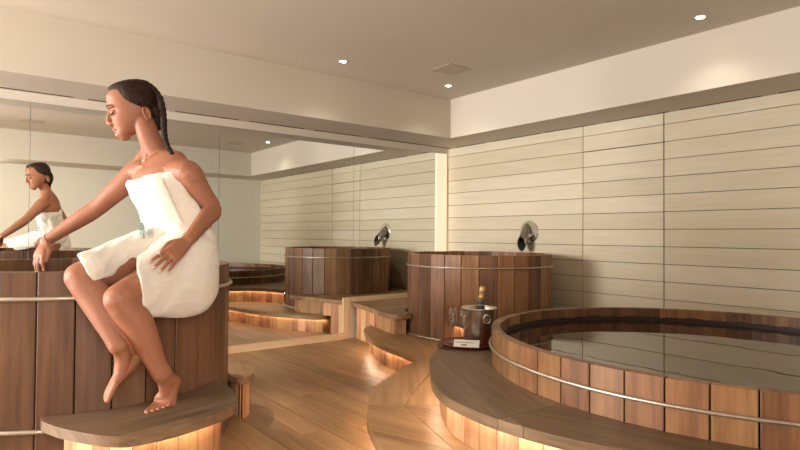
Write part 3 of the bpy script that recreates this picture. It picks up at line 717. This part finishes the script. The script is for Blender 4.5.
# --- head
HC = W(131.7, 110.9, 2.79)
hf = cdir(-.88, -.29, -.38); hu = (UP - hf * UP.dot(hf)).normalized(); hu = (hu + Rt * 0.02).normalized(); hs = hu.cross(hf).normalized()   # hs: her left
hu = hf.cross(hs).normalized()
if hs.dot(Fw) > 0: pass
HS = 1.09
SL = [(-.108, .076, .034, .022), (-.101, .085, .012, .034), (-.087, .088, -.016, .045), (-.068, .088, -.042, .053), (-.048, .090, -.066, .061), (-.022, .089, -.092, .067), (.004, .086, -.108, .071), (.030, .090, -.116, .0735), (.056, .089, -.117, .0735), (.080, .086, -.110, .069), (.101, .068, -.095, .058), (.115, .038, -.070, .042), (.122, .004, -.036, .020)]
def hslice(u):
    if u <= SL[0][0]: return SL[0][1:]
    for a, b in zip(SL, SL[1:]):
        if u <= b[0]:
            t = (u - a[0]) / (b[0] - a[0]); t = t * t * (3 - 2 * t) * .5 + t * .5; return tuple(a[i] + (b[i] - a[i]) * t for i in (1, 2, 3))
    return SL[-1][1:]
def hp(f, s, u): return HC + (hf * f + hs * s + hu * u) * HS
def hsurf(u, an, k=1.0, add=0.0):
    fr, bk, hw = hslice(u); cx = bk + (fr - bk) * .46
    c, s_ = math.cos(an), math.sin(an); pw = .86 if c > 0 else .95
    f = cx + math.copysign(abs(c) ** pw, c) * ((fr - cx) if c > 0 else (cx - bk)); s = math.copysign(abs(s_) ** .92, s_) * hw
    if c > 0:
        # eye sockets and cheeks
        e = math.exp(-((u - .006) / .014) ** 2) * (math.exp(-((abs(s) - .033) / .015) ** 2)); f -= .010 * e
        e = math.exp(-((u + .028) / .02) ** 2) * (math.exp(-((abs(s) - .040) / .016) ** 2)); f += .004 * e
    f = cx + (f - cx) * k + (add * c); s = s * k + add * s_
    return f, s
NU, NA = 40, 40; vs = []; fs = []
for i in range(NU + 1):
    u = -.108 + .230 * i / NU
    for k in range(NA):
        f, s = hsurf(u, 2 * PI * k / NA); vs.append(hp(f, s, u))
for i in range(NU):
    for k in range(NA): fs.append([i * NA + k, i * NA + (k + 1) % NA, (i + 1) * NA + (k + 1) % NA, (i + 1) * NA + k])
fs.append(list(range(NA))[::-1]); fs.append([NU * NA + k for k in range(NA)])
B.raw(vs, fs)
B.blob(hp(-.012, 0, .108), (hf, hs, hu), (.06, .045, .018)); B.blob(hp(.060, 0, -.108), (hf, hs, hu), (.026, .026, .018))
# nose
B.loft([(hp(.084, 0, .020), .009, .009, hs), (hp(.097, 0, -.004), .0085, .011, hs), (hp(.105, 0, -.026), .0100, .0115, hs), (hp(.107, 0, -.035), .0115, .0095, hs)], seg=14)
for sg in (1, -1): B.blob(hp(.096, sg * .013, -.041), (hf, hs, hu), (.013, .009, .009))
B.blob(hp(.092, 0, -.044), (hf, hs, hu), (.014, .010, .008))
# lips and brow, eyelids
B.blob(hp(.088, 0, -.066), (hf, hs, hu), (.012, .022, .0065)); B.blob(hp(.086, 0, -.077), (hf, hs, hu), (.012, .020, .0075)); B.blob(hp(.080, 0, -.094), (hf, hs, hu), (.018, .020, .015))
for sg in (1, -1):
    B.blob(hp(.0725, sg * .032, .004), (hf, hs, hu), (.0125, .0155, .0110))
    B.loft([(hp(.088, sg * .012, .026), .006, .006, hu), (hp(.086, sg * .030, .031), .006, .006, hu), (hp(.073, sg * .050, .026), .005, .005, hu)], seg=10)
    # ears
    ec = hp(-.050, sg * .074, -.042); eo = (hs * sg * .9 - hf * .45).normalized(); ea = (hf + eo * .45 * sg * 0 - hf.dot(eo) * eo).normalized()
    ring = []
    for q in range(15):
        an = math.radians(-60 + q * 20); ring.append((ec + eo * .010 + ea * math.cos(an) * (.0180 if math.sin(an) > 0 else .013) + hu * math.sin(an) * .034, .0052, .0052, eo))
    ring = ring[::-1]; B.loft(ring, seg=10, sub=2)
    B.blob(ec + eo * .003, (ea, eo, hu), (.013, .006, .024)); B.blob(ec + eo * .008 - hu * .028 + ea * .003, (ea, eo, hu), (.008, .005, .010))
body = B.fuse('person', M['skin'], None, 0.0040, 4, .5)
tag(body, 'person with braided dark hair in white towel sitting on the left tub rim', 'person')

# --- face details
def patch(name, secs, mat, label=None, seg=8, sub=4):
    L = LB(); L.loft(secs, seg=seg, sub=sub); me = bpy.data.meshes.new(name); me.from_pydata([tuple(p) for p in L.v], [], L.f); me.materials.append(mat)
    for p in me.polygons: p.use_smooth = True
    o = bpy.data.objects.new(name, me); C.objects.link(o); o.parent = body
    if label: o['label'] = label
    return o
for sg in (1, -1):
    patch('eyebrow', [(hp(.0925, sg * .014, .029), .0020, .0028, hf), (hp(.0925, sg * .028, .0345), .0026, .0036, hf), (hp(.084, sg * .043, .034), .0024, .0030, hf), (hp(.075, sg * .051, .028), .001, .0012, hf)], M['hair'])
    patch('eyelash', [(hp(.0805, sg * .018, -.0035), .0016, .0016, hf), (hp(.0865, sg * .030, -.0070), .0034, .0026, hf), (hp(.0815, sg * .043, -.0050), .0036, .0024, hf), (hp(.0730, sg * .051, .001), .0012, .0012, hf)], M['hair'])
patch('lips', [(hp(.0905, -.020, -.070), .002, .002, hf), (hp(.0965, -.009, -.0665), .0036, .0040, hf), (hp(.0985, 0, -.0680), .0036, .0036, hf), (hp(.0965, .009, -.0665), .0036, .0040, hf), (hp(.0905, .020, -.070), .002, .002, hf)], M['lips'])
patch('lips', [(hp(.0890, -.018, -.072), .002, .002, hf), (hp(.0940, 0, -.0775), .0040, .0048, hf), (hp(.0890, .018, -.072), .002, .002, hf)], M['lips'])
for tip, d, n_, r in rt_t[:2] + lt_t:
    patch('toenail', [(tip + n_ * r * .62 - d * r * .5, r * .55, .0015, d.cross(n_)), (tip + n_ * r * .50 + d * r * .35, r * .55, .0015, d.cross(n_))], M['nail'], sub=2)
for tip, d, n_, r in lh + rh:
    patch('fingernail', [(tip + n_ * r * .55 - d * r * .5, r * .5, .0012, d.cross(n_)), (tip + n_ * r * .45 + d * r * .5, r * .45, .0012, d.cross(n_))], M['nail'], sub=2)

# --- hair cap
H = LB(); vs = []; fs = []; NU, NA = 48, 64
def hairline(u, s):       # farthest forward coordinate that carries hair
    pts = [(-.14, -.105), (-.10, -.090), (-.05, -.074), (-.03, -.070), (-.012, -.050), (.0, -.030), (.014, -.010), (.03, .010), (.046, .024), (.07, .032), (.098, .038), (.13, .10)]
    for a, b in zip(pts, pts[1:]):
        if u <= b[0]: return a[1] + (b[1] - a[1]) * (u - a[0]) / (b[0] - a[0]) + (.028 * max(0, min(1, (.060 - abs(s)) / .03)) if u > .05 else 0)
    return .12
for i in range(NU + 1):
    u = -.116 + .238 * i / NU
    for k in range(NA):
        an = 2 * PI * k / NA; f0, s0 = hsurf(u, an); over = f0 - hairline(u, s0)
        w_ = min(1, max(0, -over / .035)); w_ = w_ ** .7
        lo = min(1, max(0, (u + .112) / .03))
        th = -.005 + (.005 + .0125 + .0009 * math.sin(an * 30 + u * 60)) * w_ * lo
        f, s = hsurf(u, an, 1.0, th); vs.append(hp(f, s, u + (.010 * w_ if u > .10 else 0)))
for i in range(NU):
    for k in range(NA): fs.append([i * NA + k, i * NA + (k + 1) % NA, (i + 1) * NA + (k + 1) % NA, (i + 1) * NA + k])
fs.append(list(range(NA))[::-1]); fs.append([NU * NA + k for k in range(NA)]); H.raw(vs, fs)
H.blob(hp(-.020, 0, .104), (hf, hs, hu), (.068, .050, .034))
H.blob(hp(-.098, 0, -.02), (hf, hs, hu), (.042, .056, .078)); H.blob(hp(-.085, 0, -.07), (hf, hs, hu), (.030, .045, .045))
hair = H.fuse('hair', M['hair'], body, 0.0032, 2, .4)
# braid: plaited lobes from the crown down the nape
bp_ = catmull([W(144, 84, 2.79), W(152, 88, 2.79), W(158.5, 96, 2.785), W(162, 107, 2.78), W(163.5, 119, 2.775), W(164, 130, 2.77), W(165.5, 140, 2.76), W(169, 149, 2.745), W(173.5, 156, 2.73)], 8)
bp_ = [V((p.x, p.y, p.z)) for p in bp_]; bp_ = resample(bp_, 0.0135); BR = LB(); nB = len(bp_)
for i in range(1, nB - 1):
    u = i / nB; r = .024 if u < .25 else (.028 - .011 * max(0, (u - .5) * 2)); t = (bp_[i + 1] - bp_[i - 1]).normalized(); sd = hs - t * hs.dot(t); sd = sd.normalized(); nn_ = t.cross(sd)
    sg = 1 if i % 2 else -1; ax = (t * .8 + sd * sg * -.6).normalized(); bx = ax.cross(nn_).normalized()
    BR.blob(bp_[i] + sd * sg * r * .42, (ax, bx, nn_), (r * .95, r * .55, r * .62), 12)
BR.loft([(p, .010, .009, hs) for p in bp_[1:-1:3]], seg=10, sub=2)
BR.loft([(bp_[-2], .008, .008, hs), (bp_[-1] + (bp_[-1] - bp_[-2]) * .6, .006, .006, hs), (bp_[-1] + (bp_[-1] - bp_[-2]) * 2.2, .002, .002, hs)], seg=8)
braid = BR.fuse('braid', M['hair'], hair, 0.0026, 1, .4); braid['label'] = 'plaited braid falling on the nape'

# --- towel
T = LB()
def tf(u, an, c): return .008 * math.sin(an * 7 + u * 5) * (1 - abs(u - .4)) + .002 * math.sin(an * 13 - u * 11)
tw = [(185, 268, 2.74, .145, .110), (184, 256, 2.735, .174, .130), (181, 240, 2.74, .176, .130), (176, 224, 2.75, .160, .118), (170, 208, 2.76, .154, .114), (164, 192, 2.765, .166, .126), (161.5, 186, 2.77, .170, .125), (161, 181.5, 2.775, .166, .116)]
T.loft([(W(a, b, d), ra, rb, sideT) for a, b, d, ra, rb in tw], sub=5, seg=72, caps=(False, False), fn=tf)
# overlapping front flap with a raised edge
def onT(i, an, ex):
    a, b, d, ra, rb = tw[i]; return W(a, b, d) + sideT * math.cos(an) * (ra + ex) + frontT * math.sin(an) * (rb + ex)
fl = []
for i in (3, 4, 5, 6, 7):
    e0 = math.radians(50 - (7 - i) * 2.0); row = []
    for k in range(13):
        an = e0 + (PI * .98 - e0) * k / 12; row.append((onT(i, an, .019 - .012 * (k / 12) + .003 * math.sin(k * 1.9 + i)), onT(i, an, -.02)))
    fl.append(row)
vs = []; fs = []
for row in fl:
    for a, b in row: vs.append(a)
    for a, b in reversed(row): vs.append(b)
n26 = 26
for i in range(len(fl) - 1):
    for k in range(n26): fs.append([i * n26 + k, i * n26 + (k + 1) % n26, (i + 1) * n26 + (k + 1) % n26, (i + 1) * n26 + k])
fs.append(list(range(n26))[::-1]); fs.append([(len(fl) - 1) * n26 + k for k in range(n26)]); T.raw(vs, fs)
def cut(n0, pa, pb, keep):
    # trim the cloth to a straight hem
    nn_ = (W(*pa, 1) - EYE).cross(W(*pb, 1) - EYE).normalized()
    if nn_.dot(W(*keep, 1) - EYE) < 0: nn_ = -nn_
    for i in range(n0, len(T.v)):
        q = (T.v[i] - EYE).dot(nn_)
        if q < 0: T.v[i] = T.v[i] - nn_ * q
# over her right thigh
n0 = len(T.v)
hemN = (Rkn - Rhip).normalized()
T.loft([(W(172, 246, 2.72), .12, .11, UP), (W(150, 250, 2.66), .104, .10, UP), (W(124, 259, 2.555), .096, .09, UP), (W(101, 267, 2.43), .084, .082, UP), (W(86, 271, 2.33), .078, .078, UP)], sub=5, seg=40, caps=(True, True), power=2.2, fn=lambda u, an, c: .002 * math.sin(an * 9 + u * 20))
cut(n0, (75, 252), (93, 282), (140, 250)); cut(n0, (93, 281.5), (141, 267), (120, 250))
# over her left thigh, hanging down
n0 = len(T.v)
T.loft([(W(192, 258, 2.75), .16, .12, UP), (W(189, 271, 2.66), .205, .130, UP), (W(170, 280, 2.55), .185, .110, UP), (W(153, 286, 2.46), .155, .096, UP), (W(138, 290, 2.38), .130, .086, UP), (W(126, 294, 2.31), .115, .080, UP)], sub=6, seg=44, caps=(True, False), power=2.5, fn=lambda u, an, c: .0018 * math.sin(an * 6 + u * 14))
cut(n0, (137, 262), (137.5, 320), (180, 280)); cut(n0, (137, 316.5), (192, 318.5), (160, 280))
towel = T.fuse('towel', M['terry'], body, 0.0052, 3, .5, disp=lambda p: .0022 * noise.noise(p * 22) + .003 * noise.noise(V((p.x * 9, p.y * 9, p.z * 30))))
towel['label'] = 'white terry bath towel wrapped round the body'

# --- jewellery and stitching laid on the surface
dg = bpy.context.evaluated_depsgraph_get(); dg.update()
from mathutils.bvhtree import BVHTree
bvB = BVHTree.FromPolygons([v.co for v in body.data.vertices], [p.vertices for p in body.data.polygons])
bvT = BVHTree.FromPolygons([v.co for v in towel.data.vertices], [p.vertices for p in towel.data.polygons])
def drop(bv, px, py, lift=0.002):
    d = (W(px, py, 1) - EYE).normalized(); h_ = bv.ray_cast(EYE, d); return (h_[0] + h_[1] * lift) if h_[0] else W(px, py, 2.75)
def chain(name, pix, r, label=None):
    pts = [drop(bvB, *p) for p in pix]; pts = catmull(pts, 4); mb = MB(); mb.tube(pts, r, 6); o = mb.build(name, M['gold'], None); o.parent = body
    if label: o['label'] = label
    return o
ch = chain('necklace', [(139, 150), (139.5, 155), (141, 158), (143.5, 159.5), (147, 158), (152, 155.5), (158, 152), (163, 148)], .0009, 'shorter fine gold necklace')
pc = drop(bvB, 143.5, 160.5, .003); mb = MB(); mb.lathe([(0.0001, -.004), (.004, -.002), (.004, .002), (0.0001, .004)], pc, 10); o = mb.build('pendant', M['paper'], None); o.parent = ch
ch = chain('necklace', [(138, 152), (138.5, 158), (139.5, 163), (141, 167), (145, 163), (150, 158), (156, 154.5), (163, 151)], .0009, 'longer fine gold necklace')
pc = drop(bvB, 141, 168, .003); mb = MB(); mb.tube([pc + Rt * .005 * math.cos(q) + UP * .005 * math.sin(q) for q in [2 * PI * i / 12 for i in range(12)]], .0012, 6, True, up=tuple(Fw)); o = mb.build('pendant', M['gold'], None); o.parent = ch
def band(name, c, ax, ra, rb, side, r, mat):
    ax = ax.normalized(); sd = (side - ax * side.dot(ax)).normalized(); n_ = ax.cross(sd); mb = MB(); mb.tube([c + sd * math.cos(q) * ra + n_ * math.sin(q) * rb for q in [2 * PI * i / 24 for i in range(24)]], r, 6, True, up=tuple(ax)); o = mb.build(name, mat, None); o.parent = body; return o
band('bracelet', Lwr.lerp(Lel, .10), Lwr - Lel, .029, .033, UP, .0014, M['gold'])
band('bracelet', Rwr.lerp(Rel, .06), Rwr - Rel, .028, .032, UP, .0014, M['black'])
tip, d, n_, r = lh[0]
band('ring', tip - d * .045, d, .0105, .0105, n_, .0016, M['chrome'])
# turquoise stitching: a line of letters running down the flap and a round emblem
cu = bpy.data.curves.new('embroidery', 'FONT'); cu.body = 'Nardhiz'; cu.size = .05; cu.extrude = .0; to = bpy.data.objects.new('embroidery', cu); C.objects.link(to)
cu2 = bpy.data.curves.new('embroidery', 'FONT'); cu2.body = 'SPA'; cu2.size = .05; to2 = bpy.data.objects.new('embroidery', cu2); C.objects.link(to2)
dg = bpy.context.evaluated_depsgraph_get(); dg.update()
def stitch(tob, o_px, right_px, up_px, label):
    me = bpy.data.meshes.new_from_object(tob.evaluated_get(dg)); bm = bmesh.new(); bm.from_mesh(me); bmesh.ops.triangulate(bm, faces=bm.faces); bmesh.ops.subdivide_edges(bm, edges=[e for e in bm.edges if e.calc_length() > .01], cuts=1)
    xs = [v.co.x for v in bm.verts]; wd = max(xs)
    for v in bm.verts:
        a = v.co.x / wd; b = v.co.y / .05; v.co = drop(bvT, o_px[0] + right_px[0] * a + up_px[0] * b, o_px[1] + right_px[1] * a + up_px[1] * b, .0015)
    bm.to_mesh(me); bm.free(); me.materials.clear(); me.materials.append(M['teal']); o = bpy.data.objects.new('embroidery', me); C.objects.link(o); o.parent = towel; o['label'] = label
    bpy.data.objects.remove(tob)
    sm = o.modifiers.new('th', 'SOLIDIFY'); sm.thickness = .001
stitch(to, (139.5, 217), (3.5, 22), (5.0, -1.0), 'turquoise stitched letters')
stitch(to2, (138.5, 226), (1.5, 9), (2.0, -.4), 'small second line of turquoise stitching')
for rad in (4.0, 2.4):
    mb = MB(); mb.tube([drop(bvT, 150.2 + rad * .75 * math.cos(q), 233 + rad * 1.25 * math.sin(q), .001) for q in [2 * PI * i / 18 for i in range(18)]], .0007, 6, True); o = mb.build('emblem', M['teal'], None); o.parent = towel; o['label'] = 'round turquoise emblem'
mb = MB()
for q in (0, PI / 3, 2 * PI / 3): mb.tube([drop(bvT, 150.2 + 2.3 * k * math.cos(q), 233 + 3.6 * k * math.sin(q), .001) for k in (-1, -.5, 0, .5, 1)], .0006, 6)
o = mb.build('emblem', M['teal'], None); o.parent = towel; o['label'] = 'round turquoise emblem'


# ------------------------------------------------------------------ light
def area(name, loc, target, sx, sy, power, col):
    l = bpy.data.lights.new(name, 'AREA'); l.shape = 'RECTANGLE'; l.size = sx; l.size_y = sy; l.energy = power; l.color = col
    o = bpy.data.objects.new(name, l); C.objects.link(o); o.location = loc; o.rotation_euler = (V(target) - V(loc)).to_track_quat('-Z', 'Y').to_euler(); return o
area('front_fill', (-0.3, -1.6, 1.7), (0.6, 3.0, 1.2), 1.6, 1.4, 125, (1.0, 0.965, 0.92))  # added soft fill from behind the camera, no known daylight source
area('left_key_light', (-3.95, 4.1, 1.35), (4, 3.6, 1.3), 1.8, 1.8, 530, (1.0, 0.965, 0.92))  # added soft key light at the plain left wall, which has no window
spotlamp('added_backlight', (1.07, 4.75, ZS - 0.01), (0.95, 3.3, 1.2), 170, 80, 0.6, (1.0, 0.86, 0.7), None, 0.03)  # added backlight for her back and the tub rim, no known soffit fitting
w = bpy.data.worlds.new('world'); bpy.context.scene.world = w; w.use_nodes = True
w.node_tree.nodes['Background'].inputs[0].default_value = (0.9, 0.85, 0.8, 1); w.node_tree.nodes['Background'].inputs[1].default_value = 0.3
sc = bpy.context.scene
sc.view_settings.view_transform = 'Standard'; sc.view_settings.look = 'None'; sc.view_settings.gamma = 1.0; sc.view_settings.use_curve_mapping = False
sc.view_settings.exposure = 0.3
sc.cycles.max_bounces = 10; sc.cycles.diffuse_bounces = 5; sc.cycles.glossy_bounces = 6; sc.cycles.transmission_bounces = 8
sc.cycles.caustics_reflective = False; sc.cycles.caustics_refractive = False; sc.cycles.sample_clamp_indirect = 4
sc.cycles.use_denoising = True
